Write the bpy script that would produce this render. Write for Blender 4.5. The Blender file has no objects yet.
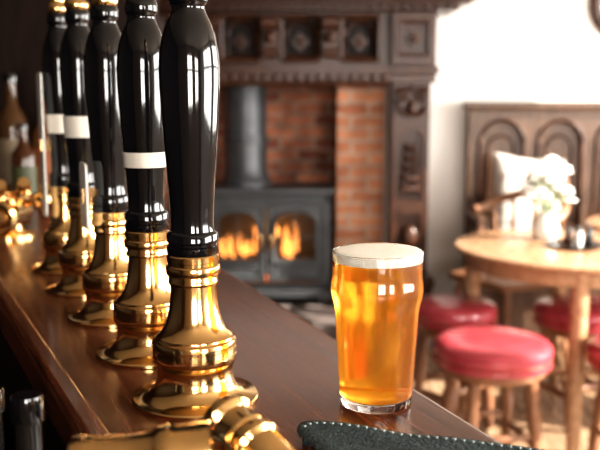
import bpy, bmesh, math, random
from mathutils import Vector, Matrix
random.seed(7)
SC = bpy.context.scene
R = math.radians

# ------------------------------------------------------------------ helpers
def link(o):
    SC.collection.objects.link(o); return o

def thing(name, label, cat, loc=(0,0,0), rz=0.0, group=None):
    e = bpy.data.objects.new(name, None); e.empty_display_size = .05
    e.location = loc; e.rotation_euler = (0,0,rz)
    e["label"] = label; e["category"] = cat
    if group: e["group"] = group
    return link(e)

def tag(o, label, cat, group=None):
    o["label"] = label; o["category"] = cat
    if group: o["group"] = group
    return o

class MB:
    def __init__(s): s.v=[]; s.f=[]
    def raw(s, vs, fs, M=None):
        n=len(s.v)
        for p in vs:
            p=Vector(p)
            s.v.append(tuple(M@p) if M is not None else tuple(p))
        for f in fs: s.f.append([i+n for i in f])
        return s
    def box(s, c, d, M=None, rot=None):
        x,y,z=[k/2 for k in d]
        vs=[(-x,-y,-z),(x,-y,-z),(x,y,-z),(-x,y,-z),(-x,-y,z),(x,-y,z),(x,y,z),(-x,y,z)]
        T=Matrix.Translation(c)
        if rot is not None: T=T@rot
        if M is not None: T=M@T
        return s.raw(vs,[(0,3,2,1),(4,5,6,7),(0,1,5,4),(1,2,6,5),(2,3,7,6),(3,0,4,7)],T)
    def box2(s, a, b, M=None):
        return s.box([(a[i]+b[i])/2 for i in range(3)],[abs(b[i]-a[i]) for i in range(3)],M)
    def lathe(s, prof, M=None, seg=48):
        vs=[];fs=[]; n=len(prof)
        for r,z in prof:
            for k in range(seg):
                a=2*math.pi*k/seg
                vs.append((r*math.cos(a),r*math.sin(a),z))
        for i in range(n-1):
            for k in range(seg):
                k2=(k+1)%seg
                fs.append((i*seg+k,i*seg+k2,(i+1)*seg+k2,(i+1)*seg+k))
        return s.raw(vs,fs,M)
    def cyl(s,p0,p1,r0,r1=None,seg=20):
        if r1 is None:r1=r0
        p0=Vector(p0);p1=Vector(p1);d=p1-p0
        M=Matrix.Translation(p0)@d.to_track_quat('Z','Y').to_matrix().to_4x4()
        return s.lathe([(0,0),(r0,0),(r1,d.length),(0,d.length)],M,seg)
    def turned(s,p0,p1,prof,seg=20,flat=1.0):
        p0=Vector(p0);p1=Vector(p1);d=p1-p0
        M=Matrix.Translation(p0)@d.to_track_quat('Z','Y').to_matrix().to_4x4()@Matrix.Diagonal((1,flat,1,1))
        return s.lathe([(0,0)]+[(r,t*d.length) for r,t in prof]+[(0,d.length)],M,seg)
    def tube(s,path,r,seg=10,closed=False,M=None):
        P=[Vector(p) for p in path]; n=len(P); vs=[];fs=[]
        up=Vector((0,0,1))
        for i,p in enumerate(P):
            if closed: t=P[(i+1)%n]-P[i-1]
            else: t=P[min(i+1,n-1)]-P[max(i-1,0)]
            t.normalize()
            u=up if abs(t.z)<.93 else Vector((0,1,0))
            a=t.cross(u).normalized(); b=a.cross(t).normalized()
            rr=r[i] if isinstance(r,(list,tuple)) else r
            for k in range(seg):
                an=2*math.pi*k/seg
                vs.append(p+(a*math.cos(an)+b*math.sin(an))*rr)
        m=n if closed else n-1
        for i in range(m):
            j=(i+1)%n
            for k in range(seg):
                k2=(k+1)%seg
                fs.append((i*seg+k,i*seg+k2,j*seg+k2,j*seg+k))
        if not closed:
            fs.append(tuple(range(seg))[::-1]); fs.append(tuple((n-1)*seg+k for k in range(seg)))
        return s.raw(vs,fs,M)
    def sphere(s,c,r,M=None,seg=20,rings=10,sc=(1,1,1)):
        pr=[(r*math.sin(math.pi*i/rings),-r*math.cos(math.pi*i/rings)) for i in range(rings+1)]
        T=Matrix.Translation(c)@Matrix.Diagonal((*sc,1))
        if M is not None: T=M@T
        return s.lathe(pr,T,seg)
    def prism(s,pts,z0,z1,M=None):
        n=len(pts)
        vs=[(x,y,z0) for x,y in pts]+[(x,y,z1) for x,y in pts]
        fs=[tuple(range(n))[::-1],tuple(range(n,2*n))]
        for i in range(n): fs.append((i,(i+1)%n,n+(i+1)%n,n+i))
        return s.raw(vs,fs,M)
    def holed(s,outer,holes,depth,M=None):
        """outline in XZ with holes, thickness along +Y"""
        bm=bmesh.new()
        for loop in [outer]+holes:
            vv=[bm.verts.new((x,0,z)) for x,z in loop]
            for i in range(len(vv)): bm.edges.new((vv[i],vv[(i+1)%len(vv)]))
        bmesh.ops.triangle_fill(bm,use_beauty=True,use_dissolve=False,edges=bm.edges[:])
        ext=bmesh.ops.extrude_face_region(bm,geom=bm.faces[:])
        nv=[g for g in ext['geom'] if isinstance(g,bmesh.types.BMVert)]
        bmesh.ops.translate(bm,verts=nv,vec=(0,depth,0))
        bm.verts.index_update()
        s.raw([v.co.copy() for v in bm.verts],[[v.index for v in f.verts] for f in bm.faces],M)
        bm.free(); return s
    def obj(s,name,mat,parent=None,bevel=0,ang=35,loc=None,uv=False,label=None,sub=0,bseg=2):
        me=bpy.data.meshes.new(name); me.from_pydata(s.v,[],s.f)
        bm=bmesh.new(); bm.from_mesh(me)
        bmesh.ops.remove_doubles(bm,verts=bm.verts[:],dist=1e-6)
        bmesh.ops.recalc_face_normals(bm,faces=bm.faces[:])
        bm.to_mesh(me); bm.free()
        me.shade_smooth(); me.set_sharp_from_angle(angle=R(ang))
        me.materials.append(mat)
        if uv:
            l=me.uv_layers.new(name='uv')
            for p in me.polygons:
                n=p.normal
                for li in p.loop_indices:
                    c=me.vertices[me.loops[li].vertex_index].co
                    if abs(n.z)>.7: l.data[li].uv=(c.x,c.y)
                    elif abs(n.x)>abs(n.y)*1.2: l.data[li].uv=(c.y,c.z)
                    else: l.data[li].uv=(c.x,c.z)
        o=bpy.data.objects.new(name,me)
        if parent: o.parent=parent
        if loc: o.location=loc
        if bevel:
            m=o.modifiers.new('b','BEVEL'); m.width=bevel; m.segments=bseg; m.limit_method='ANGLE'; m.angle_limit=R(40)
        if sub:
            m=o.modifiers.new('s','SUBSURF'); m.levels=sub; m.render_levels=sub
        if label: o["label"]=label
        return link(o)

def arch(cx,z0,w,h,n=12):
    r=w/2; pts=[(cx-r,z0),(cx+r,z0)]
    for i in range(n+1):
        a=math.pi*i/n
        pts.append((cx+r*math.cos(a), z0+h-r+r*math.sin(a)))
    return pts
def rrect(x0,z0,x1,z1,r,n=5):
    pts=[]
    for cx,cz,a0 in ((x1-r,z0+r,-90),(x1-r,z1-r,0),(x0+r,z1-r,90),(x0+r,z0+r,180)):
        for i in range(n+1):
            a=R(a0+90*i/n); pts.append((cx+r*math.cos(a),cz+r*math.sin(a)))
    return pts
def rect(x0,z0,x1,z1): return [(x0,z0),(x1,z0),(x1,z1),(x0,z1)]
def spiral(cx,y,cz,r,turns,side=1,n=26,a0=0):
    return [(cx+side*r*(1-.85*i/n)*math.cos(a0+turns*2*math.pi*i/n),y,cz+r*(1-.85*i/n)*math.sin(a0+turns*2*math.pi*i/n)) for i in range(n+1)]

# ------------------------------------------------------------------ materials
def nmat(name):
    m=bpy.data.materials.new(name); m.use_nodes=True
    nt=m.node_tree; b=nt.nodes['Principled BSDF']; return m,nt,b
def setp(b,**k):
    for a,v in k.items():
        a=a.replace('_',' ')
        if a in b.inputs:
            if isinstance(v,tuple) and len(v)==3 and 'Color' in a: v=(*v,1)
            b.inputs[a].default_value=v
def plain(name,col,rough=.5,metal=0,var=.15,scale=20,bump=0,bscale=200,rvar=0,bdist=.002,**k):
    m,nt,b=nmat(name); setp(b,Roughness=rough,Metallic=metal,**k)
    tc=nt.nodes.new('ShaderNodeTexCoord'); nz=nt.nodes.new('ShaderNodeTexNoise')
    nz.inputs['Scale'].default_value=scale; nz.inputs['Detail'].default_value=4
    nt.links.new(tc.outputs['Object'],nz.inputs['Vector'])
    cr=nt.nodes.new('ShaderNodeValToRGB')
    cr.color_ramp.elements[0].position=.3; cr.color_ramp.elements[1].position=.7
    cr.color_ramp.elements[0].color=(*[c*(1-var) for c in col],1)
    cr.color_ramp.elements[1].color=(*[min(1,c*(1+var)) for c in col],1)
    nt.links.new(nz.outputs['Fac'],cr.inputs['Fac']); nt.links.new(cr.outputs['Color'],b.inputs['Base Color'])
    if rvar:
        mr=nt.nodes.new('ShaderNodeMapRange'); mr.inputs['To Min'].default_value=rough; mr.inputs['To Max'].default_value=rough+rvar
        nt.links.new(nz.outputs['Fac'],mr.inputs['Value']); nt.links.new(mr.outputs['Result'],b.inputs['Roughness'])
    if bump:
        n2=nt.nodes.new('ShaderNodeTexNoise'); n2.inputs['Scale'].default_value=bscale
        nt.links.new(tc.outputs['Object'],n2.inputs['Vector'])
        bp=nt.nodes.new('ShaderNodeBump'); bp.inputs['Strength'].default_value=bump; bp.inputs['Distance'].default_value=bdist
        nt.links.new(n2.outputs['Fac'],bp.inputs['Height']); nt.links.new(bp.outputs['Normal'],b.inputs['Normal'])
    return m
def wood(name,c1,c2,rough=.35,scale=(6,6,1),rot=0,freq=6,bump=.15,rv=.12,**k):
    m,nt,b=nmat(name); setp(b,Roughness=rough,**k)
    tc=nt.nodes.new('ShaderNodeTexCoord'); mp=nt.nodes.new('ShaderNodeMapping'); mp2=nt.nodes.new('ShaderNodeMapping')
    mp.inputs['Rotation'].default_value=(0,0,rot); mp2.inputs['Scale'].default_value=scale
    nz=nt.nodes.new('ShaderNodeTexNoise'); nz.inputs['Scale'].default_value=freq; nz.inputs['Detail'].default_value=8
    nz.inputs['Roughness'].default_value=.65; nz.inputs['Distortion'].default_value=.6
    cr=nt.nodes.new('ShaderNodeValToRGB'); cr.color_ramp.elements[0].position=.32; cr.color_ramp.elements[1].position=.7
    cr.color_ramp.elements[0].color=(*c1,1); cr.color_ramp.elements[1].color=(*c2,1)
    nt.links.new(tc.outputs['Object'],mp.inputs['Vector']); nt.links.new(mp.outputs['Vector'],mp2.inputs['Vector'])
    nt.links.new(mp2.outputs['Vector'],nz.inputs['Vector']); nt.links.new(nz.outputs['Fac'],cr.inputs['Fac'])
    nt.links.new(cr.outputs['Color'],b.inputs['Base Color'])
    mr=nt.nodes.new('ShaderNodeMapRange'); mr.inputs['To Min'].default_value=rough-.06; mr.inputs['To Max'].default_value=rough+rv
    nt.links.new(nz.outputs['Fac'],mr.inputs['Value']); nt.links.new(mr.outputs['Result'],b.inputs['Roughness'])
    bp=nt.nodes.new('ShaderNodeBump'); bp.inputs['Strength'].default_value=bump; bp.inputs['Distance'].default_value=.0015
    nt.links.new(nz.outputs['Fac'],bp.inputs['Height']); nt.links.new(bp.outputs['Normal'],b.inputs['Normal'])
    return m
def brickmat(name,c1,c2,mo,lo=.42):
    m,nt,b=nmat(name); setp(b,Roughness=.85)
    uv=nt.nodes.new('ShaderNodeTexCoord'); br=nt.nodes.new('ShaderNodeTexBrick')
    n0=nt.nodes.new('ShaderNodeTexNoise'); n0.inputs['Scale'].default_value=10; n0.inputs['Detail'].default_value=2
    vm=nt.nodes.new('ShaderNodeVectorMath'); vm.operation='MULTIPLY_ADD'; vm.inputs[1].default_value=(.04,.04,0)
    nt.links.new(uv.outputs['Object'],n0.inputs['Vector']); nt.links.new(n0.outputs['Color'],vm.inputs[0]); nt.links.new(uv.outputs['UV'],vm.inputs[2])
    br.inputs['Scale'].default_value=1; br.inputs['Brick Width'].default_value=.215; br.inputs['Row Height'].default_value=.075
    br.inputs['Mortar Size'].default_value=.010; br.inputs['Mortar Smooth'].default_value=.3
    br.inputs['Color1'].default_value=(*c1,1); br.inputs['Color2'].default_value=(*c2,1)
    br.inputs['Mortar'].default_value=(*mo,1)
    nz=nt.nodes.new('ShaderNodeTexNoise'); nz.inputs['Scale'].default_value=7; nz.inputs['Detail'].default_value=6
    mx=nt.nodes.new('ShaderNodeMix'); mx.data_type='RGBA'; mx.blend_type='MULTIPLY'; mx.inputs['Factor'].default_value=.85
    nt.links.new(vm.outputs[0],br.inputs['Vector']); nt.links.new(uv.outputs['Object'],nz.inputs['Vector'])
    cr=nt.nodes.new('ShaderNodeValToRGB'); cr.color_ramp.elements[0].position=.38; cr.color_ramp.elements[1].position=.60
    cr.color_ramp.elements[0].color=(lo,lo*.88,lo*.85,1); cr.color_ramp.elements[1].color=(1,1,1,1)
    nt.links.new(nz.outputs['Fac'],cr.inputs['Fac'])
    nt.links.new(br.outputs['Color'],mx.inputs[6]); nt.links.new(cr.outputs['Color'],mx.inputs[7]); nt.links.new(mx.outputs[2],b.inputs['Base Color'])
    bp=nt.nodes.new('ShaderNodeBump'); bp.inputs['Strength'].default_value=.9; bp.inputs['Distance'].default_value=.016; bp.invert=True
    nt.links.new(br.outputs['Fac'],bp.inputs['Height']); nt.links.new(bp.outputs['Normal'],b.inputs['Normal'])
    return m
def emis(name,col,s):
    m,nt,b=nmat(name); setp(b,Base_Color=col,Emission_Color=col,Emission_Strength=s)
    nz=nt.nodes.new('ShaderNodeTexNoise'); nz.inputs['Scale'].default_value=14
    cr=nt.nodes.new('ShaderNodeValToRGB'); cr.color_ramp.elements[0].color=(col[0]*.6,col[1]*.3,col[2]*.2,1); cr.color_ramp.elements[1].color=(*col,1)
    cr.color_ramp.elements[0].position=.35; cr.color_ramp.elements[1].position=.6
    nt.links.new(nz.outputs['Fac'],cr.inputs['Fac']); nt.links.new(cr.outputs['Color'],b.inputs['Emission Color'])
    return m

BARROT=math.atan2(-.46,1)
BRASS=plain('polished_brass',(.82,.55,.25),.10,1,.08,30,rvar=.08)
BRASSD=plain('worn_brass',(.66,.42,.20),.17,1,.15,30,rvar=.1)
BLACK=plain('black_gloss',(.004,.004,.005),.07,0,.1,Coat_Weight=.3,Coat_Roughness=.03)
CREAM=plain('cream_enamel',(.62,.57,.50),.35,0,.05)
CLIP=plain('white_plastic',(.66,.64,.60),.3,0,.03)
BARW=wood('bar_wood',(.050,.014,.006),(.195,.060,.026),.19,(34,.9,34),rot=BARROT,freq=3.0,bump=.2,rv=.15,Coat_Weight=.25,Coat_Roughness=.10)
DARKW=wood('dark_panel_wood',(.007,.003,.002),(.018,.008,.005),.45,(8,8,1),Specular_IOR_Level=.2)
OAK=wood('carved_dark_oak',(.024,.009,.005),(.085,.034,.018),.28,(8,8,1.5),Specular_IOR_Level=.36)
SETW=wood('settle_oak',(.055,.030,.018),(.15,.085,.052),.34,(8,8,1.5))
TABW=wood('table_wood',(.30,.16,.085),(.50,.30,.17),.20,(2,9,9),freq=4)
STW=wood('stool_wood',(.17,.07,.035),(.31,.15,.075),.33,(8,8,1.5))
LEATH=plain('red_leather',(.36,.048,.062),.22,0,.2,14,bump=.12,bscale=150,Coat_Weight=.3,Coat_Roughness=.2)
PLAST=plain('white_plaster',(.80,.78,.75),.8,0,.03,3,bump=.05,bscale=30)
FRONTW=plain('tan_plaster',(.24,.16,.10),.8,0,.1,3)
CEIL=plain('ceiling_paint',(.32,.27,.21),.8,0,.04,3)
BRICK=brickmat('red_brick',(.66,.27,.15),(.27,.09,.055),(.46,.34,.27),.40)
BRICKLIT=brickmat('sunlit_red_brick',(1.0,.50,.29),(.62,.25,.14),(.82,.64,.50),.65)  # red brick with sunlight on the right pier painted in as lighter colours
STONE=plain('hearth_stone',(.16,.13,.12),.6,0,.3,8)
IRON=plain('grey_cast_iron',(.085,.091,.097),.40,.3,.2,10)
FLOORM=wood('floor_boards',(.24,.15,.09),(.46,.31,.20),.24,(9,1,1),freq=3)
TOWEL=plain('grey_green_terry',(.046,.066,.070),.95,0,.35,240,bump=.8,bscale=400,bdist=.004)
THREAD=plain('pale_thread',(.28,.34,.34),.9,0,.1)
FLAME=emis('flame',(1,.48,.14),3.0)
EMBER=emis('ember',(1,.25,.03),1.4)
LOG=plain('charred_log',(.05,.03,.02),.9,0,.4,20)
FOAM=plain('beer_foam',(1,.955,.85),.7,0,.02,90,bump=.5,bscale=600)
CERAM=plain('white_ceramic',(.80,.80,.78),.2,0,.03)
PETAL=plain('white_petal',(.82,.81,.79),.6,0,.05)
LEAF=plain('green_leaf',(.30,.36,.22),.5,0,.2)
CLOCKF=plain('clock_face',(.75,.70,.6),.5,0,.04)
SKIRT=plain('painted_skirting',(.55,.52,.47),.4,0,.03)
PAPER=plain('bottle_label',(.14,.10,.06),.6,0,.2)
LORANGE=plain('orange_label',(.28,.08,.015),.5,0,.15)
LGREEN=plain('olive_label',(.05,.055,.02),.5,0,.15)
def cushmat():
    m,nt,b=nmat('patterned_cushion_fabric'); setp(b,Roughness=.9)
    tc=nt.nodes.new('ShaderNodeTexCoord'); v=nt.nodes.new('ShaderNodeTexVoronoi'); v.inputs['Scale'].default_value=17
    cr=nt.nodes.new('ShaderNodeValToRGB'); cr.color_ramp.elements[0].position=.22; cr.color_ramp.elements[1].position=.42
    cr.color_ramp.elements[0].color=(.20,.15,.14,1); cr.color_ramp.elements[1].color=(.48,.44,.40,1)
    nt.links.new(tc.outputs['Object'],v.inputs['Vector']); nt.links.new(v.outputs['Distance'],cr.inputs['Fac']); nt.links.new(cr.outputs['Color'],b.inputs['Base Color'])
    return m
CUSH=cushmat()
def glassm(name,col,ior=1.47,rough=0.0,tw=1.0):
    m,nt,b=nmat(name); setp(b,Base_Color=col,Roughness=rough,IOR=ior,Transmission_Weight=tw); 
    nz=nt.nodes.new('ShaderNodeTexNoise'); nz.inputs['Scale'].default_value=3
    bp=nt.nodes.new('ShaderNodeBump'); bp.inputs['Strength'].default_value=.01; bp.inputs['Distance'].default_value=.001
    nt.links.new(nz.outputs['Fac'],bp.inputs['Height']); nt.links.new(bp.outputs['Normal'],b.inputs['Normal'])
    return m
GLASS=glassm('clear_glass',(1,1,1),1.47)
SOOTG=glassm('sooty_stove_glass',(.8,.72,.62),1.2,.24)
BROWNG=glassm('brown_bottle_glass',(.08,.028,.010),1.45,.08,.4)
CLEARB=glassm('amber_spirit',(.20,.07,.018),1.4,.08,.4)
CLEARG=glassm('dark_amber_bottle_glass',(.09,.042,.016),1.45,.05,.4)
def beerm():
    m=bpy.data.materials.new('amber_beer'); m.use_nodes=True; nt=m.node_tree; nt.nodes.clear()
    out=nt.nodes.new('ShaderNodeOutputMaterial'); p=nt.nodes.new('ShaderNodeBsdfPrincipled')
    setp(p,Base_Color=(1,.56,.065),Roughness=.20,IOR=1.33,Transmission_Weight=1.0,Emission_Color=(1,.30,.012),Emission_Strength=.11)  # weak emission stands in for light glowing through the beer
    t=nt.nodes.new('ShaderNodeBsdfTranslucent'); 
    tc=nt.nodes.new('ShaderNodeTexCoord'); sp=nt.nodes.new('ShaderNodeSeparateXYZ'); mr=nt.nodes.new('ShaderNodeMapRange')
    mr.inputs['From Max'].default_value=.14
    cr=nt.nodes.new('ShaderNodeValToRGB'); cr.color_ramp.elements[0].color=(1,.55,.03,1); cr.color_ramp.elements[1].color=(1,.38,.02,1)
    nt.links.new(tc.outputs['Object'],sp.inputs[0]); nt.links.new(sp.outputs['Z'],mr.inputs['Value']); nt.links.new(mr.outputs['Result'],cr.inputs['Fac']); nt.links.new(cr.outputs['Color'],t.inputs['Color'])
    mx=nt.nodes.new('ShaderNodeMixShader'); mx.inputs[0].default_value=.05
    nt.links.new(p.outputs[0],mx.inputs[1]); nt.links.new(t.outputs[0],mx.inputs[2]); nt.links.new(mx.outputs[0],out.inputs['Surface'])
    return m
BEER=beerm()

def struct(o,label=None):
    o["kind"]="structure"; return o

# ------------------------------------------------------------------ room shell
XL,XR,YB,YF=-2.2,3.2,5.0,-2.2; H=2.6
struct(MB().box2((XL-.1,YF-.1,-.1),(XR+.1,5.8,0)).obj('floor',FLOORM))
struct(MB().box2((XL-.1,YF-.1,H),(XR+.1,5.8,H+.1)).obj('ceiling',CEIL))
struct(MB().holed([(XL,0),(-.84,0),(-.84,1.5),(.51,1.5),(.51,0),(XR,0),(XR,H),(XL,H)],[],.12,Matrix.Translation((0,YB,0))).obj('wall_back',PLAST))
struct(MB().box2((XL-.1,YF,0),(XL,5.12,H)).obj('wall_left',DARKW))
MR2=Matrix.Translation((XR+.15,0,0))@Matrix.Rotation(R(90),4,'Z')
struct(MB().holed(rect(YF,0,5.12,H),[rect(2.0,.85,4.7,2.45),rect(-1.0,.85,1.3,2.45)],.15,MR2).obj('wall_right',PLAST))
struct(MB().holed(rect(XL,0,XR,H),[rect(-.1,.95,.9,2.2),rect(1.5,.95,2.5,2.2)],.15,Matrix.Translation((0,YF-.15,0))).obj('wall_front',FRONTW))
def window(n,cx0,cx1,z0,z1,M):
    b=MB()
    w=.06
    for a in (cx0,cx1-w,(cx0+cx1)/2-w/2): b.box2((a,.03,z0),(a+w,.09,z1),M)
    for q in (z0,z1-w,(z0+z1)/2-.02): b.box2((cx0,.035,q),(cx1,.085,q+w),M)
    struct(b.obj('window_%d'%n,SKIRT))
window(1,2.0,4.7,.85,2.45,MR2); window(2,-1.0,1.3,.85,2.45,MR2)
MF=Matrix.Translation((0,YF-.15,0))
window(3,-.1,.9,.95,2.2,MF); window(4,1.5,2.5,.95,2.2,MF)
struct(MB().box2((.80,4.975,0),(XR,5.0,.14)).obj('baseboard_back',SKIRT))
struct(MB().box2((XL,2.62,0),(-.45,2.72,H)).obj('wall_partition',DARKW))
b=MB(); b.box2((-.86,5.42,0),(.36,5.54,1.9)); b.box2((-.86,4.9,1.9),(.53,5.54,1.96))
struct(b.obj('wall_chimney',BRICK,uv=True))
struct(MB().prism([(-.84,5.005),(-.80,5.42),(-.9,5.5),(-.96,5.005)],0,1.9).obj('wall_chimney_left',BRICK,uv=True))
struct(MB().prism([(.220,5.0),(.235,5.42),(.6,5.42),(.6,5.125),(.505,5.125),(.505,5.0)],0,1.9).obj('wall_chimney_right',BRICKLIT,uv=True))
tag(MB().box2((-1.05,4.42,0),(.72,5.41,.14)).obj('hearth_slab',STONE,bevel=.01),'dark stone raised hearth slab under the wood stove','hearth')

# ------------------------------------------------------------------ mantelpiece
mant=thing('carved_mantelpiece','dark carved oak fireplace surround with square niches and pillars','mantelpiece',(-.165,4.72,0))
HW=.66
holes=[rect(-.495+.33*k-.095,1.575,-.495+.33*k+.095,1.79) for k in range(4)]
MB().holed(rect(-HW,1.53,HW,1.83),holes,.06).obj('frieze',OAK,mant,bevel=.004)
MB().box2((-HW,.065,1.50),(HW,.28,1.84)).obj('back_board',DARKW,mant)
for k in range(4):
    b=MB()
    cx=-.495+.33*k
    b.tube([(x,-.008,z) for x,z in rrect(cx-.105,1.565,cx+.105,1.80,.012)],.015,8,True)
    b.tube([(x,.03,z) for x,z in arch(cx,1.59,.15,.19)],.010,8,True)
    b.box((cx,.03,1.665),(.07,.04,.07),rot=Matrix.Rotation(R(45),4,'Y'))
    b.sphere((cx,.005,1.665),.024)
    b.obj('niche_moulding',OAK,mant)
for k in range(1,4):
    cx=-.66+.33*k
    b=MB()
    b.box((cx,-.02,1.70),(.07,.08,.2)); b.cyl((cx-.042,-.07,1.765),(cx+.042,-.07,1.765),.042)
    b.cyl((cx-.038,-.05,1.60),(cx+.038,-.05,1.60),.030); b.sphere((cx,-.065,1.685),.036)
    b.tube(spiral(cx+.046,-.07,1.765,.03,1.3),.006,6); 
    b.obj('corbel',OAK,mant,bevel=.003)
b=MB(); b.box2((-HW,-.03,1.43),(HW,.28,1.50)); b.box2((-HW,-.045,1.495),(HW,.28,1.53)); b.tube([(-HW,-.035,1.438),(HW,-.035,1.438)],.014)
for i in range(22): b.sphere((-HW+.03+i*.06,-.032,1.47),.024,seg=10,rings=8,sc=(.8,.8,1))
b.obj('lintel',OAK,mant,bevel=.004)
b=MB()
b.box2((-1.03,-.08,1.83),(1.03,.28,1.86)); b.box2((-1.08,-.15,1.86),(1.08,.28,1.885)); b.box2((-1.14,-.22,1.885),(1.14,.28,1.925))
b.obj('mantel_shelf',OAK,mant,bevel=.006)
for i in range(34): MB().box((-.98+.0594*i,-.095,1.843),(.03,.03,.026)).obj('dentil',OAK,mant)
for sx in (-1,1):
    cx=sx*.79
    p=MB()
    p.box2((cx-.13,-.02,1.53),(cx+.13,.28,1.83)); p.box2((cx-.145,-.045,1.49),(cx+.145,.28,1.53)); p.box2((cx-.13,-.03,1.44),(cx+.13,.28,1.49))
    p.box2((cx-.105,.035,.32),(cx+.105,.28,1.45))
    p.box2((cx-.14,-.02,0.0),(cx+.14,.28,.30)); p.box2((cx-.15,-.03,.28),(cx+.15,.28,.33))
    p.obj('pillar',OAK,mant,bevel=.006)
    q=MB()
    q.holed(rect(cx-.105,.34,cx+.105,1.22),[arch(cx,.78,.14,.40),rect(cx-.065,.42,cx+.065,.70)],.03,Matrix.Translation((0,.002,0)))
    q.holed(rect(cx-.118,1.55,cx+.118,1.81),[rect(cx-.075,1.60,cx+.075,1.76)],.035,Matrix.Translation((0,-.055,0)))
    q.tube([(x,-.055,z) for x,z in rrect(cx-.085,1.59,cx+.085,1.77,.01)],.009,8,True)
    q.box((cx,-.02,1.68),(.075,.05,.075),rot=Matrix.Rotation(R(45),4,'Y')); q.sphere((cx,-.05,1.68),.024)
    for j in range(5):
        z=.83+.058*j; w=.050-.005*j
        for s2 in (-1,1):
            q.tube([(cx,.02,z),(cx+s2*w*.7,-.002,z+.012),(cx+s2*w,.015,z+.042)],[.014,.019,.007],8)
        q.sphere((cx,.0,z+.012),.018,seg=12,rings=8)
    q.sphere((cx,.01,.56),.05,sc=(1,.6,1.5))
    q.obj('carved_panel',OAK,mant,bevel=.003)
    q=MB()
    q.box2((cx-.105,.0,1.22),(cx+.105,.05,1.44))
    for s2 in (-1,1):
        q.tube(spiral(cx+s2*.052,-.012,1.375,.042,1.6,s2),.012,8)
        q.tube([(cx+s2*.09,-.01,1.35),(cx+s2*.07,-.02,1.29),(cx+s2*.02,-.01,1.25)],[.012,.016,.008],8)
    q.sphere((cx,-.018,1.30),.034,sc=(1,.8,1.3)); q.sphere((cx,-.018,1.41),.02)
    q.obj('scroll_carving',OAK,mant)

# ------------------------------------------------------------------ stove
st=thing('wood_stove','grey cast iron wood stove with glazed doors and fire','stove',(-.2,4.88,.14))
W=.375
b=MB(); b.box2((-W,.02,.07),(-W+.03,.4,.66)); b.box2((W-.03,.02,.07),(W,.4,.66)); b.box2((-W,.37,.07),(W,.4,.66)); b.box2((-W,.02,.07),(W,.4,.12)); b.box2((-W,.02,.60),(W,.4,.66))
b.obj('firebox',IRON,st,bevel=.006)
b=MB(); b.box2((-W-.025,-.03,.66),(W+.025,.42,.69)); b.box2((-W-.01,-.01,.64),(W+.01,.41,.66)); b.obj('top_plate',IRON,st,bevel=.008)
b=MB(); b.box2((-W-.01,-.07,.05),(W+.01,.1,.075)); b.tube([(-W,-.065,.085),(W,-.065,.085)],.01); b.obj('ash_lip',IRON,st,bevel=.004)
for sx in (-1,1):
    b=MB(); x0,x1=(-.345,-.005) if sx<0 else (.005,.345)
    wx0,wx1=(x0+.06,x1-.055) if sx<0 else (x0+.055,x1-.06)
    cxx=(wx0+wx1)/2; ww=wx1-wx0
    def segarch(g):
        pts=[(wx0-g,.27-g),(wx1+g,.27-g)]
        for i in range(11):
            a=math.pi*i/10; pts.append((cxx+(ww/2+g)*math.cos(a),.485+(.06+g)*math.sin(a)))
        return pts
    b.holed(rrect(x0,.13,x1,.61,.01),[segarch(0)],.025)
    b.tube([(x,-.006,z) for x,z in segarch(.014)],.012,8,True)
    b.tube([(x,-.003,z) for x,z in rrect(x0+.012,.142,x1-.012,.598,.02)],.008,8,True)
    b.tube([(x,-.003,z) for x,z in rrect(x0+.04,.165,x1-.03,.22,.01)],.006,8,True)
    b.box((cxx,.01,.41),(.008,.012,.28)); b.box((cxx,.01,.40),(ww,.012,.008))
    d=b.obj('door',IRON,st,bevel=.002)
    g=MB().box2((x0+.03,.018,.23),(x1-.02,.022,.58)).obj('door_glass',SOOTG,d)
    h=MB(); hx=sx*.035; h.cyl((hx,-.005,.36),(hx,-.04,.36),.008); h.turned((hx,-.04,.42),(hx,-.04,.33),[(.008,0),(.013,.3),(.013,.7),(.007,1)]); h.obj('door_knob',BRASSD,d)
for x in (-W+.05,W-.05):
    for y in (.06,.35): MB().turned((x,y,.0),(x,y,.08),[(.035,0),(.025,.3),(.03,1)]).obj('foot',IRON,st)
b=MB(); 
b.lathe([(.155,.69),(.155,.715),(.140,.735),(.125,.80),(.125,1.62)],Matrix.Translation((-.13,.22,0)),32)
b.lathe([(.125,.94),(.138,.945),(.138,.985),(.125,.99)],Matrix.Translation((-.13,.22,0)),32)
b.obj('flue_pipe',IRON,st)
for p0,p1 in (((-.28,.15,.15),(.25,.2,.17)),((-.22,.25,.16),(.28,.15,.19)),((-.1,.22,.23),(.2,.14,.25)),((-.25,.2,.24),(.05,.17,.22))): MB().turned(p0,p1,[(.04,0),(.045,.4),(.038,1)],12).obj('fire_log',LOG,st)
for i in range(16):
    b=MB()
    x=(-1,1)[i%2]*random.uniform(.08,.26); h=random.uniform(.10,.22); z=.22+random.uniform(0,.06); y=random.uniform(.1,.2); k=random.uniform(-.04,.04)
    pr=[(0,0),(.012,.1),(.017,.3),(.012,.55),(.006,.8),(0,1)]
    path=[(x+k*math.sin(t*3),y,z+t*h) for _,t in pr]; b.tube(path,[max(r,.001) for r,_ in pr],10)
    b.obj('flame',FLAME,st)
MB().box2((-.3,.08,.12),(.3,.3,.145)).obj('ember_bed',EMBER,st)

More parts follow.
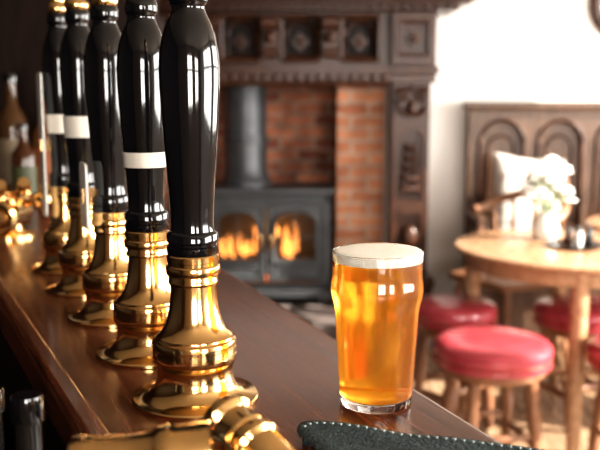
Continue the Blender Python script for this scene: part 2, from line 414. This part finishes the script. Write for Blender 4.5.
# ------------------------------------------------------------------ wall clock
cl=thing('wall_clock','round wall clock with dark wooden rim and pale face','clock',(1.90,4.995,1.90))
MC=Matrix.Rotation(R(90),4,'X')
MB().lathe([(.15,0),(.21,0),(.215,.015),(.20,.035),(.175,.04),(.165,.025),(.15,.02)],MC,64).obj('clock_rim',OAK,cl)
MB().lathe([(0,.018),(.168,.018)],MC,64).obj('clock_dial',CLOCKF,cl)
for i in range(12):
    a=i*math.pi/6; MB().box((.14*math.sin(a),-.02,.14*math.cos(a)),(.007,.003,.028),rot=Matrix.Rotation(a,4,'Y')).obj('hour_mark',BLACK,cl)
MB().box((.03,-.024,.03),(.008,.003,.09),rot=Matrix.Rotation(R(45),4,'Y')).obj('clock_hand',BLACK,cl)
MB().box((-.05,-.026,.02),(.006,.003,.12),rot=Matrix.Rotation(R(-70),4,'Y')).obj('clock_hand',BLACK,cl)

# ------------------------------------------------------------------ settle
se=thing('wooden_settle','long dark oak settle bench with arched back panels','bench',(.98,4.94,0))
n=6; pw=.34; Ls=n*pw+.06
b=MB(); b.holed(rect(0,.42,Ls,1.31),[arch(.03+pw*(i+.5),.62,.25,.60) for i in range(n)],.035,Matrix.Translation((0,-.06,0)))
b.obj('back_frame',SETW,se,bevel=.005)
MB().box2((0.01,-.03,.42),(Ls-.01,-.005,1.29)).obj('back_board',SETW,se)
b=MB()
for i in range(n):
    cx=.03+pw*(i+.5); b.tube([(x,-.062,z) for x,z in arch(cx,.61,.265,.62)],.010,8,True); b.tube([(x,-.035,z) for x,z in arch(cx,.68,.15,.46)],.008,8,True)
b.obj('panel_moulding',OAK,se)
b=MB(); b.box2((-.03,-.09,1.30),(Ls+.03,0,1.335)); b.tube([(-.02,-.075,1.295),(Ls+.02,-.075,1.295)],.012); b.obj('top_rail',SETW,se,bevel=.006)
MB().box2((0,-.48,.40),(Ls,-.06,.44)).obj('seat',SETW,se,bevel=.008)
MB().box2((.02,-.44,0),(Ls-.02,-.40,.40)).obj('seat_front',SETW,se)
for x in (0,Ls-.04):
    b=MB(); b.box2((x,-.46,0),(x+.04,-.02,.42)); b.box2((x,-.46,.42),(x+.04,-.41,.68)); b.box2((x-.01,-.50,.68),(x+.05,-.05,.71)); b.obj('arm_rest',SETW,se,bevel=.006)

def cushion(loc,rot,w,h,label):
    b=MB(); N=14; vs=[];fs=[]
    for sgn in (1,-1):
        o=len(vs)
        for i in range(N+1):
            for j in range(N+1):
                u=i/N*2-1; v=j/N*2-1
                k=(1-u**4)*(1-v**4); pin=1-.10*(1-abs(v))*(abs(u)**3)-.0
                pin2=1-.10*(1-abs(u))*(abs(v)**3)
                vs.append((u*w/2*pin, sgn*.07*(k**.5), v*h/2*pin2))
        for i in range(N):
            for j in range(N):
                a=o+i*(N+1)+j; q=(a,a+1,a+N+2,a+N+1); fs.append(q if sgn>0 else q[::-1])
    b.raw(vs,fs); o=b.obj('cushion',CUSH,sub=1,ang=180); o.location=loc; o.rotation_euler=rot
    tag(o,label,'cushion'); return o
cushion((1.29,4.68,.76),(R(-16),R(6),R(6)),.46,.60,'pale patterned cushion standing upright against the settle back')

# ------------------------------------------------------------------ tables
def table(loc,r,label,rot,rl):
    t=thing('round_table',label,'table',loc,rot,'round pub tables')
    MB().lathe([(0,.724),(r-.025,.724),(r-.008,.727),(r,.734),(r,.743),(r-.006,.749),(r-.015,.75),(0,.75)],None,72).obj('table_top',TABW,t)
    b=MB(); b.lathe([(rl+.01,.665),(rl+.03,.665),(rl+.03,.724),(rl+.01,.724),(rl+.01,.665)],None,64); b.obj('apron',TABW,t)
    for k in range(4):
        a=k*math.pi/2
        c,s=math.cos(a),math.sin(a)
        MB().turned((rl*1.05*c,rl*1.05*s,0),(rl*c,rl*s,.723),[(.022,0),(.024,.05),(.028,.2),(.031,.5),(.033,.72),(.030,.76),(.034,.78),(.034,1)]).obj('leg',TABW,t)
    for a in (0,math.pi/2):
        c,s=math.cos(a),math.sin(a); MB().cyl((rl*1.04*c,rl*1.04*s,.18+a*.02),(-rl*1.04*c,-rl*1.04*s,.18+a*.02),.014).obj('stretcher',TABW,t)
    return t
table((1.115,3.39,0),.47,'round light brown wooden pub table beside red stools',R(-12-90),.385)
table((1.86,3.99,0),.45,'round wooden pub table in front of the settle',R(20),.37)

# ------------------------------------------------------------------ stools
def stool(loc,rot,r,label,S=1.0):
    t=thing('bar_stool',label,'stool',loc,rot,'red leather stools')
    t.scale=(1,1,S)
    MB().lathe([(0,.425),(r*.97,.425),(r*1.01,.432),(r*1.025,.448),(r*1.01,.464),(r*.95,.476),(r*.8,.484),(r*.4,.488),(0,.489)],None,56).obj('seat',LEATH,t)
    MB().lathe([(r*.99,.403),(r*1.02,.407),(r*1.02,.426),(r*.99,.430)],None,56).obj('seat_band',LEATH,t)
    MB().lathe([(r*1.0,.427),(r*1.028,.430),(r*1.0,.433)],None,56).obj('seat_piping',BRASSD,t)
    MB().lathe([(0,.37),(r*.86,.37),(r*.92,.38),(r*.94,.404),(r*1.0,.405),(r*1.0,.424),(0,.424)],None,48).obj('seat_ring',STW,t)
    L=[]
    for k in range(4):
        a=k*math.pi/2+math.pi/4; c,s=math.cos(a),math.sin(a)
        p0=Vector((r*.92*c,r*.92*s,0)); p1=Vector((r*.70*c,r*.70*s,.375)); L.append((p0,p1))
        MB().turned(p0,p1,[(.016,0),(.020,.15),(.024,.35),(.018,.42),(.022,.45),(.026,.65),(.019,.75),(.024,.8),(.022,1)]).obj('leg',STW,t)
    for k in range(4):
        f=.35 if k%2 else .45
        a0=L[k][0].lerp(L[k][1],f); a1=L[(k+1)%4][0].lerp(L[(k+1)%4][1],f)
        MB().turned(a0,a1,[(.010,0),(.015,.5),(.010,1)],14).obj('stretcher',STW,t)
    return t
stool((.685,2.88,0),R(10),.208,'round red leather stool with turned wooden legs beside the bar',1.045)
stool((.635,3.33,0),R(35),.170,'round red leather stool tucked beside the round table',1.10)
stool((1.17,3.40,0),R(20),.185,'round red leather stool partly under the round table',1.05)
stool((1.225,2.84,0),R(0),.20,'round red leather stool standing near the table edge',1.04)

# ------------------------------------------------------------------ chairs
def chair(loc,rot,label,S=1.0):
    t=thing('captains_chair',label,'chair',loc,rot,'wooden captains chairs')
    MB().prism([(-.20,-.22),(.20,-.22),(.23,-.05),(.21,.17),(.12,.22),(-.12,.22),(-.21,.17),(-.23,-.05)],.43,.465).obj('seat',STW,t,bevel=.01)
    for x in (-1,1):
        for y in (-1,1): MB().turned((x*.22,y*.22,0),(x*.17,y*.16,.44),[(.014,0),(.02,.3),(.016,.4),(.022,.7),(.016,1)]).obj('leg',STW,t)
    path=[]
    for i in range(17):
        a=R(-20+220*i/16); path.append((.26*math.cos(a),.05+.20*math.sin(a),(.70+.09*max(0,math.sin(a)))*S))
    b=MB(); b.tube(path,.022,10); b.box((0,.25,.835*S),(.28,.028,.07)); b.obj('back_rest',STW,t,bevel=.006)
    for i in range(1,16,2):
        p=Vector(path[i]); MB().turned((p.x*.8,p.y*.85,.46),p,[(.008,0),(.014,.4),(.008,1)],12).obj('spindle',STW,t)
    return t
chair((1.06,4.18,0),R(-60),'wooden captains chair with curved arm rail beside the settle',1.1)
chair((1.93,3.35,0),R(-130),'wooden captains chair drawn up to the round table')

# ------------------------------------------------------------------ things on the table
v=thing('flower_vase','white jug holding a loose bunch of white flowers','vase',(1.06,3.56,.75))
MB().lathe([(0,0),(.040,0),(.055,.02),(.058,.05),(.044,.09),(.036,.11),(.042,.125),(.038,.125),(.034,.11),(.02,.09)],None,32).obj('jug',CERAM,v)
for i in range(34):
    a=i*2.4; rr=.11*math.sqrt((i+.5)/34); h=.14+.20*(1-(rr/.125)**2)+random.uniform(-.05,.04)
    c=Vector((rr*math.cos(a),rr*math.sin(a),h))
    MB().tube([(0,0,.08),(c.x*.5,c.y*.5,h*.6),c],.002,6).obj('stem',LEAF,v)
    b=MB()
    for k in range(5):
        q=k*1.257; b.sphere(c+Vector((.015*math.cos(q),.015*math.sin(q),.004)),.015,seg=10,rings=6,sc=(1,1,.5))
    b.sphere(c+Vector((0,0,.01)),.009,seg=10,rings=6)
    b.obj('flower',PETAL,v)
MB().lathe([(0,0),(.10,0),(.115,.012),(.112,.014),(.098,.004),(0,.004)],None,40).obj('serving_tray',BLACK,None,loc=(1.13,3.37,.75))
tag(bpy.data.objects['serving_tray'],'round dark serving tray on the wooden table','tray')
for i,(x,y,mt,nm) in enumerate(((1.10,3.37,BROWNG,'sauce bottle'),(1.15,3.40,CERAM,'salt shaker'),(1.17,3.33,BLACK,'pepper shaker'))):
    t=thing('condiment_shaker','small '+nm+' standing on the dark tray','condiment',(x,y,.754),0,'condiments on the tray')
    MB().lathe([(0,0),(.018,0),(.019,.03),(.015,.055),(.0,.055)],None,20).obj('shaker_body',mt,t)
    MB().lathe([(.0,.055),(.0155,.055),(.015,.068),(.008,.075),(0,.076)],None,20).obj('shaker_cap',IRON,t)

# ------------------------------------------------------------------ bar counter
ZB=1.05
def rx(y): return .1764-.413*(y-.699)
def lx(y): return -.2058-.504*(y-.7265)
y0,y1=.20,2.60
top=[(lx(y0),y0),(rx(y0),y0),(rx(y1),y1),(lx(y1),y1)]
tag(MB().prism(top,ZB-.05,ZB).obj('bar_countertop',BARW,bevel=.010,bseg=4),'polished dark red-brown wooden bar top','bar counter')
ins=[(lx(y0)+.02,y0+.02),(rx(y0)-.06,y0+.02),(rx(y1)-.06,y1-.005),(lx(y1)+.02,y1-.005)]
bc=thing('bar_counter_base','dark panelled wooden bar front below the bar top','bar base',(0,0,0))
MB().prism(ins,0,ZB-.051).obj('base_panel',DARKW,bc)
b=MB()
b.prism([(lx(y0)-.002,y0),(lx(y0)+.022,y0),(lx(y1)+.022,y1),(lx(y1)-.002,y1)],ZB+.0005,ZB+.011)
tag(b.obj('counter_lip',BARW,bevel=.005,bseg=3),'raised wooden lip along the inner bar edge','moulding')
wc=[(-1.6,.1),(lx(.1)-.03,.1),(lx(2.6)-.03,2.6),(-2.1,2.6)]
tag(MB().prism(wc,.0,.84).obj('work_counter',DARKW,bevel=.006),'dark wooden work counter behind the bar','counter')

# ------------------------------------------------------------------ beer pumps
PB=[(0,0),(.0615,0),(.0625,.0008),(.0625,.0035),(.0612,.005),(.0550,.0060),(.0490,.0080),(.0440,.0110),(.0405,.015),(.0384,.020),(.0374,.026),(.0372,.032),(.0380,.036),(.0394,.039),(.0406,.041),(.0412,.0422),(.0412,.0475),(.0404,.0480),(.0404,.0490),(.0412,.0495),(.0412,.0545),(.0404,.0550),(.0404,.0560),(.0412,.0565),(.0412,.0612),(.0404,.0625),(.0385,.0630),(.0375,.0645),(.0375,.0660),(.0355,.0675),(.0318,.071),(.0282,.078),(.0257,.086),(.0240,.095),(.0229,.104),(.0224,.111),(.0223,.1165),(.0238,.1170),(.0244,.1183),(.0244,.1205),(.0236,.1218),(.0236,.1265),(.0258,.1270),(.0265,.1285),(.0265,.1345),(.0256,.136),(.0247,.1365),(.0247,.1395),(.0255,.140),(.0255,.1455),(.024,.147),(0,.147)]
PH=[(0,.146),(.0238,.146),(.0250,.148),(.0250,.1545),(.0236,.1555),(.0236,.158),(.0250,.159),(.0250,.1665),(.0238,.168),(.0213,.1695),(.0207,.175),(.0210,.190),(.0226,.220),(.0250,.258),(.0272,.296),(.0286,.328),(.0288,.346),(.0278,.363),(.0252,.379),(.0212,.392),(.0175,.401),(.0155,.407),(.0155,.411),(.0172,.413),(.0182,.417),(.0182,.424),(.0170,.428),(.0160,.431),(0,.431)]
PF=[(0,.431),(.0165,.431),(.018,.435),(.018,.441),(.014,.445),(.0125,.452),(.0165,.460),(.0190,.470),(.0175,.481),(.011,.489),(0,.492)]
def pump(loc,label,Hh,band=None,clip=None):
    t=thing('beer_pump',label,'beer pump',(*loc,ZB),0,'row of hand beer pumps')
    k=(Hh-.168)/(.431-.168)
    ph=[(r,z if z<=.168 else .168+(z-.168)*k) for r,z in PH]
    MB().lathe(PB,None,64).obj('pump_base',BRASS,t,ang=38)
    h=MB().lathe(ph,None,64).obj('handle',BLACK,t,ang=50)
    MB().lathe([(r,z-.431+Hh) for r,z in PF],None,48).obj('finial',BRASS,t,ang=50)
    if band:
        z0,z1=band
        def rad(z):
            for (r0,a),(r1,c) in zip(ph[1:],ph[2:]):
                if a<=z<=c: return r0+(r1-r0)*(z-a)/(c-a)
            return .025
        MB().lathe([(rad(z0)-.002,z0),(rad(z0)+.001,z0),(rad(z1)+.001,z1),(rad(z1)-.002,z1)],None,64).obj('label_band',CREAM,t)
    if clip:
        z0,z1,an,cw=clip
        M=Matrix.Rotation(R(an),4,'Z')
        b=MB(); b.holed(rrect(-cw,z0,cw,z1,.012),[],.003,M@Matrix.Translation((0,-.036,0)))
        b.obj('pump_clip',CLIP,t)
        MB().box((0,-.028,(z0+z1)/2),(.012,.02,.02),M).obj('clip_bracket',BRASSD,t)
    return t
pump((-.1040,.797),'brass beer pump with plain glossy black handle',.398)
pump((-.176,.948),'brass beer pump with black handle and cream band',.404,(.219,.236))
pump((-.255,1.115),'brass beer pump with black handle and small clip',.415,None,(.125,.212,-68,.030))
pump((-.335,1.284),'brass beer pump with black handle and wide cream band',.428,(.238,.270))
pump((-.411,1.449),'brass beer pump with black handle and tall white clip',.440,(.238,.270),(.095,.34,-66,.026))

# ------------------------------------------------------------------ pint of beer
pg=thing('pint_of_beer','full pint glass of amber ale with white foam on the bar','glass of beer',(.0743,.785,ZB+.0003))
out=[(.0335,0),(.0350,.0015),(.0353,.006),(.0365,.025),(.0380,.050),(.0394,.075),(.0403,.090),(.0416,.099),(.0434,.106),(.0446,.113),(.0443,.119),(.0432,.125),(.0429,.132),(.0433,.142),(.0437,.151)]
inn=[(r-.0016,z) for r,z in out if z>.012]
prof=[(0,.0008),(.030,.0008)]+out+[(.0430,.1517)]+[(r,z if z<.15 else .151) for r,z in inn[::-1]]+[(.0337,.0095),(.030,.0078),(0,.0072)]
MB().lathe(prof,None,96).obj('pint_glass',GLASS,pg,ang=60)
bp_=[(0,.0074),(.0301,.0080),(.0338,.0097)]+[(r+.0001,z) for r,z in inn if z<.138]+[(.0416,.1418),(0,.1418)]
MB().lathe(bp_,None,96).obj('beer',BEER,pg,ang=60)
MB().lathe([(0,.1420),(.0420,.1420),(.0424,.1498),(.0419,.1508),(.038,.1515),(.02,.1521),(0,.1523)],None,64).obj('foam_head',FOAM,pg,ang=60)

# ------------------------------------------------------------------ bar towel
A=Vector((-.012,.710)); d=Vector((.95,-.31)).normalized(); e=Vector((.38,-.925)).normalized()
SE=.218; SL=.234
def tp(s,t,off=0.0):
    fold=.002*math.exp(-((s-.06-t*.6)/.03)**2)+.002*math.exp(-((s-.14+t*.5)/.03)**2)
    edge=min(1.0,max(0.0,s/.012)); edge=math.sqrt(max(0,1-(1-edge)**2))
    zz=.0110+.0035*edge+fold+.0008*math.sin(s*38+t*9)
    if s<=SE-.004:
        p=A+d*s+e*t; return Vector((p.x,p.y+.0012*math.sin(s*45),ZB+zz+off))
    r=.022; q=s-(SE-.004)
    if q<r*math.pi/2:
        an=q/r; p=A+d*(SE-.004+r*math.sin(an))+e*t; return Vector((p.x,p.y,ZB+zz-r*(1-math.cos(an))+off))
    p=A+d*(SE-.004+r+.004*math.sin(t*30))+e*t; return Vector((p.x,p.y,ZB+zz-r-(q-r*math.pi/2)))
def t0(s):
    c=.030
    return 0 if s>=c else c*(1-math.sqrt(max(0,1-((c-s)/c)**2)))
b=MB(); NS,NT=120,90; vs=[]; fs=[]
for i in range(NS+1):
    for j in range(NT+1):
        s=SL*(i/NS)**1.1
        f=j/NT; tt=t0(s)+(.27-t0(s))*f**1.25
        rnd=.0045*(1-math.sqrt(max(0,1-(1-min(1,(tt-t0(s))/.007))**2)))
        vs.append(tp(s,tt,.0005*math.sin(s*2*math.pi/.0056)*math.sin(tt*2*math.pi/.0066)+.0001*random.uniform(-1,1)-rnd))
for i in range(NS):
    for j in range(NT):
        a=i*(NT+1)+j; fs.append((a,a+NT+1,a+NT+2,a+1))
b.raw(vs,fs)
tw=thing('bar_towel','thick grey-green woven bar towel with pale stitched edge','towel',(0,0,0))
o=b.obj('towel_cloth',TOWEL,tw,ang=180)
m=o.modifiers.new('s','SOLIDIFY'); m.thickness=.0095; m.offset=-1
b=MB()
for i in range(int(SL/.0075)):
    s=.006+i*.0075; q=t0(s)
    p0=tp(s,q-.0008,-.008); p1=tp(s,q+.0006,-.0030); p2=tp(s+.002,q+.012,.0008)
    b.tube([p0,p1,p2],.0010,6)
b.obj('edge_stitching',THREAD,tw)

# ------------------------------------------------------------------ foreground brass taps
def axisM(p,dirv): return Matrix.Translation(p)@Vector(dirv).to_track_quat('Z','Y').to_matrix().to_4x4()
t=thing('brass_beer_tap','polished brass beer tap with smooth barrel and flared lever','beer tap',(-.062,.515,ZB))
M=axisM((-.084,-.010,.062),(1,.10,.13))@Matrix.Diagonal((1.25,.80,1,1))
MB().lathe([(0,0),(.018,.0),(.0215,.002),(.0220,.006),(.0205,.012),(.0180,.022),(.0165,.036),(.0165,.052),(.0180,.055),(.0195,.058),(.0195,.066),(.0180,.069),(.0170,.090),(0,.092)],M,56).obj('tap_lever',BRASS,t,ang=40)
MB().lathe([(0,0),(.022,0),(.022,.004),(.012,.008),(.010,.056),(0,.056)],Matrix.Translation((-.008,0,0)),40).obj('tap_column',BRASS,t)
t=thing('brass_beer_tap','polished brass beer tap with stepped smooth angled barrel','beer tap',(-.040,.548,ZB))
M=axisM((-.016,.020,.070),(.62,-.66,-.28))
rib=[(0,-.002),(.014,-.002),(.0195,.001),(.0215,.004),(.0215,.009),(.0195,.0115),(.0180,.013),(.0180,.024),(.0190,.0255),(.0190,.028),(.0180,.0295),(.0190,.031),(.0205,.033),(.0205,.040),(.0190,.0415),(.0175,.043),(.0175,.058),(.0165,.060),(.0165,.070),(0,.072)]
MB().lathe(rib,M,56).obj('tap_barrel',BRASS,t,ang=38)
MB().turned((.028,-.016,.050),(.064,-.044,.034),[(.008,0),(.011,.15),(.014,.5),(.016,.8),(.011,.97)],28,.55).obj('tap_lever',BRASSD,t)
MB().lathe([(0,0),(.022,0),(.022,.004),(.012,.008),(.010,.058),(0,.058)],None,40).obj('tap_column',BRASS,t)

t=thing('brass_beer_font','brass beer font with round ringed taps at the bar end','beer font',(-.635,1.80,ZB))
MB().lathe([(0,0),(.055,0),(.055,.006),(.03,.014),(.024,.03),(.024,.09),(.032,.095),(.032,.10),(0,.105)],None,40).obj('font_column',BRASS,t)
MB().lathe([(0,0),(.030,0),(.034,.006),(.034,.10),(.041,.103),(.041,.122),(.034,.125),(.030,.118),(.020,.118),(.018,.124),(.010,.126),(0,.126)],axisM((.0,.07,.045),(-.05,-1,.0)),40).obj('tap_barrel',BRASS,t,ang=30)
for k,(x,z) in enumerate(((-.02,.095),(.03,.10),(.075,.09))):
    MB().turned((x,0,z-.02),(x+.03,-.07,z+.025),[(.012,0),(.012,.3),(.017,.36),(.017,.44),(.010,.5),(.010,.8),(.015,.86),(.012,1)]).obj('tap_lever',BRASS,t)
MB().cyl((-.03,0,.08),(.1,0,.08),.014).obj('tap_crossbar',BRASSD,t)

# ------------------------------------------------------------------ bottles
def bottle(loc,r,h,gm,lm,label,cap=BLACK,grp='spirit bottles at the end of the bar'):
    t=thing('bottle',label,'bottle',loc,0,grp)
    MB().lathe([(0,0),(r*.9,0),(r,.01),(r,h*.58),(r*.92,h*.65),(r*.5,h*.74),(r*.36,h*.79),(r*.34,h*.93),(r*.40,h*.935),(r*.40,h*.95),(0,h*.95)],None,36).obj('bottle_glass',gm,t,ang=50)
    MB().lathe([(r+.0006,h*.15),(r+.0006,h*.50)],None,36).obj('paper_label',lm,t)
    MB().lathe([(0,h),(r*.40,h),(r*.43,h*.99),(r*.43,h*.93),(r*.36,h*.93)],None,24).obj('bottle_cap',cap,t)
bottle((-.83,2.42,ZB),.046,.37,CLEARG,PAPER,'dark amber spirit bottle with tan label on the bar end')
bottle((-.735,2.44,ZB),.044,.32,CLEARB,LORANGE,'amber bottle with orange label on the bar end')
bottle((-.762,2.30,ZB),.034,.23,BROWNG,LGREEN,'small brown bottle with olive label on the bar end')
bottle((-.90,2.28,ZB),.038,.30,BROWNG,PAPER,'brown glass bottle with tan label on the bar end')
bottle((-.64,2.50,ZB),.036,.30,BROWNG,LORANGE,'brown glass bottle with orange label on the bar end')
BB=plain('black_bottle_glass',(.01,.009,.008),.15)
bottle((-.205,.60,.84),.028,.285,BB,DARKW,'dark capped bottle on the work counter',grp='dark bottles on the work counter')
bottle((-.255,.655,.84),.028,.27,BB,DARKW,'dark shorter bottle on the work counter',grp='dark bottles on the work counter')

# ------------------------------------------------------------------ lights
def area(loc,rot,sx,sy,p,col):
    l=bpy.data.lights.new('window_light','AREA'); l.shape='RECTANGLE'; l.size=sx; l.size_y=sy; l.energy=p; l.color=col
    o=bpy.data.objects.new('window_light',l); o.location=loc; o.rotation_euler=rot; link(o)
area((XR+.3,3.35,1.65),(0,R(90),0),1.6,2.7,190,(1,.95,.88))
area((XR+.3,.15,1.65),(0,R(90),0),1.6,2.3,185,(1,.97,.92))
area((.4,YF-.3,1.6),(R(90),0,0),1.0,1.25,105,(1,.95,.88))
area((2.0,YF-.3,1.6),(R(90),0,0),1.0,1.25,100,(1,.95,.88))
s=bpy.data.lights.new('sun','SUN'); s.energy=20; s.angle=R(1.0); s.color=(1,.93,.82)
so=bpy.data.objects.new('sun',s); so.rotation_euler=Vector((-1,.25,-.55)).to_track_quat('-Z','Y').to_euler(); link(so)
f=bpy.data.lights.new('fire_glow','POINT'); f.energy=1.6; f.color=(1,.40,.10); f.shadow_soft_size=.08
fo=bpy.data.objects.new('fire_glow',f); fo.location=(-.2,5.02,.55); link(fo)
w=bpy.data.worlds.new('World'); SC.world=w; w.use_nodes=True
bg=w.node_tree.nodes['Background']; bg.inputs[0].default_value=(.9,.94,1,1); bg.inputs[1].default_value=3
try: SC.view_settings.view_transform='Standard'
except Exception: pass
try: SC.view_settings.look='Medium High Contrast'; SC.view_settings.exposure=.05
except Exception as ex: print(ex)

# ------------------------------------------------------------------ camera
c=bpy.data.cameras.new('camera'); c.lens=50; c.sensor_width=36; c.clip_start=.01
c.dof.use_dof=True; c.dof.focus_distance=.81; c.dof.aperture_fstop=5.6
co=bpy.data.objects.new('camera',c); co.location=(0,0,1.3435); co.rotation_euler=(R(90-8.5),0,0); link(co)
SC.camera=co
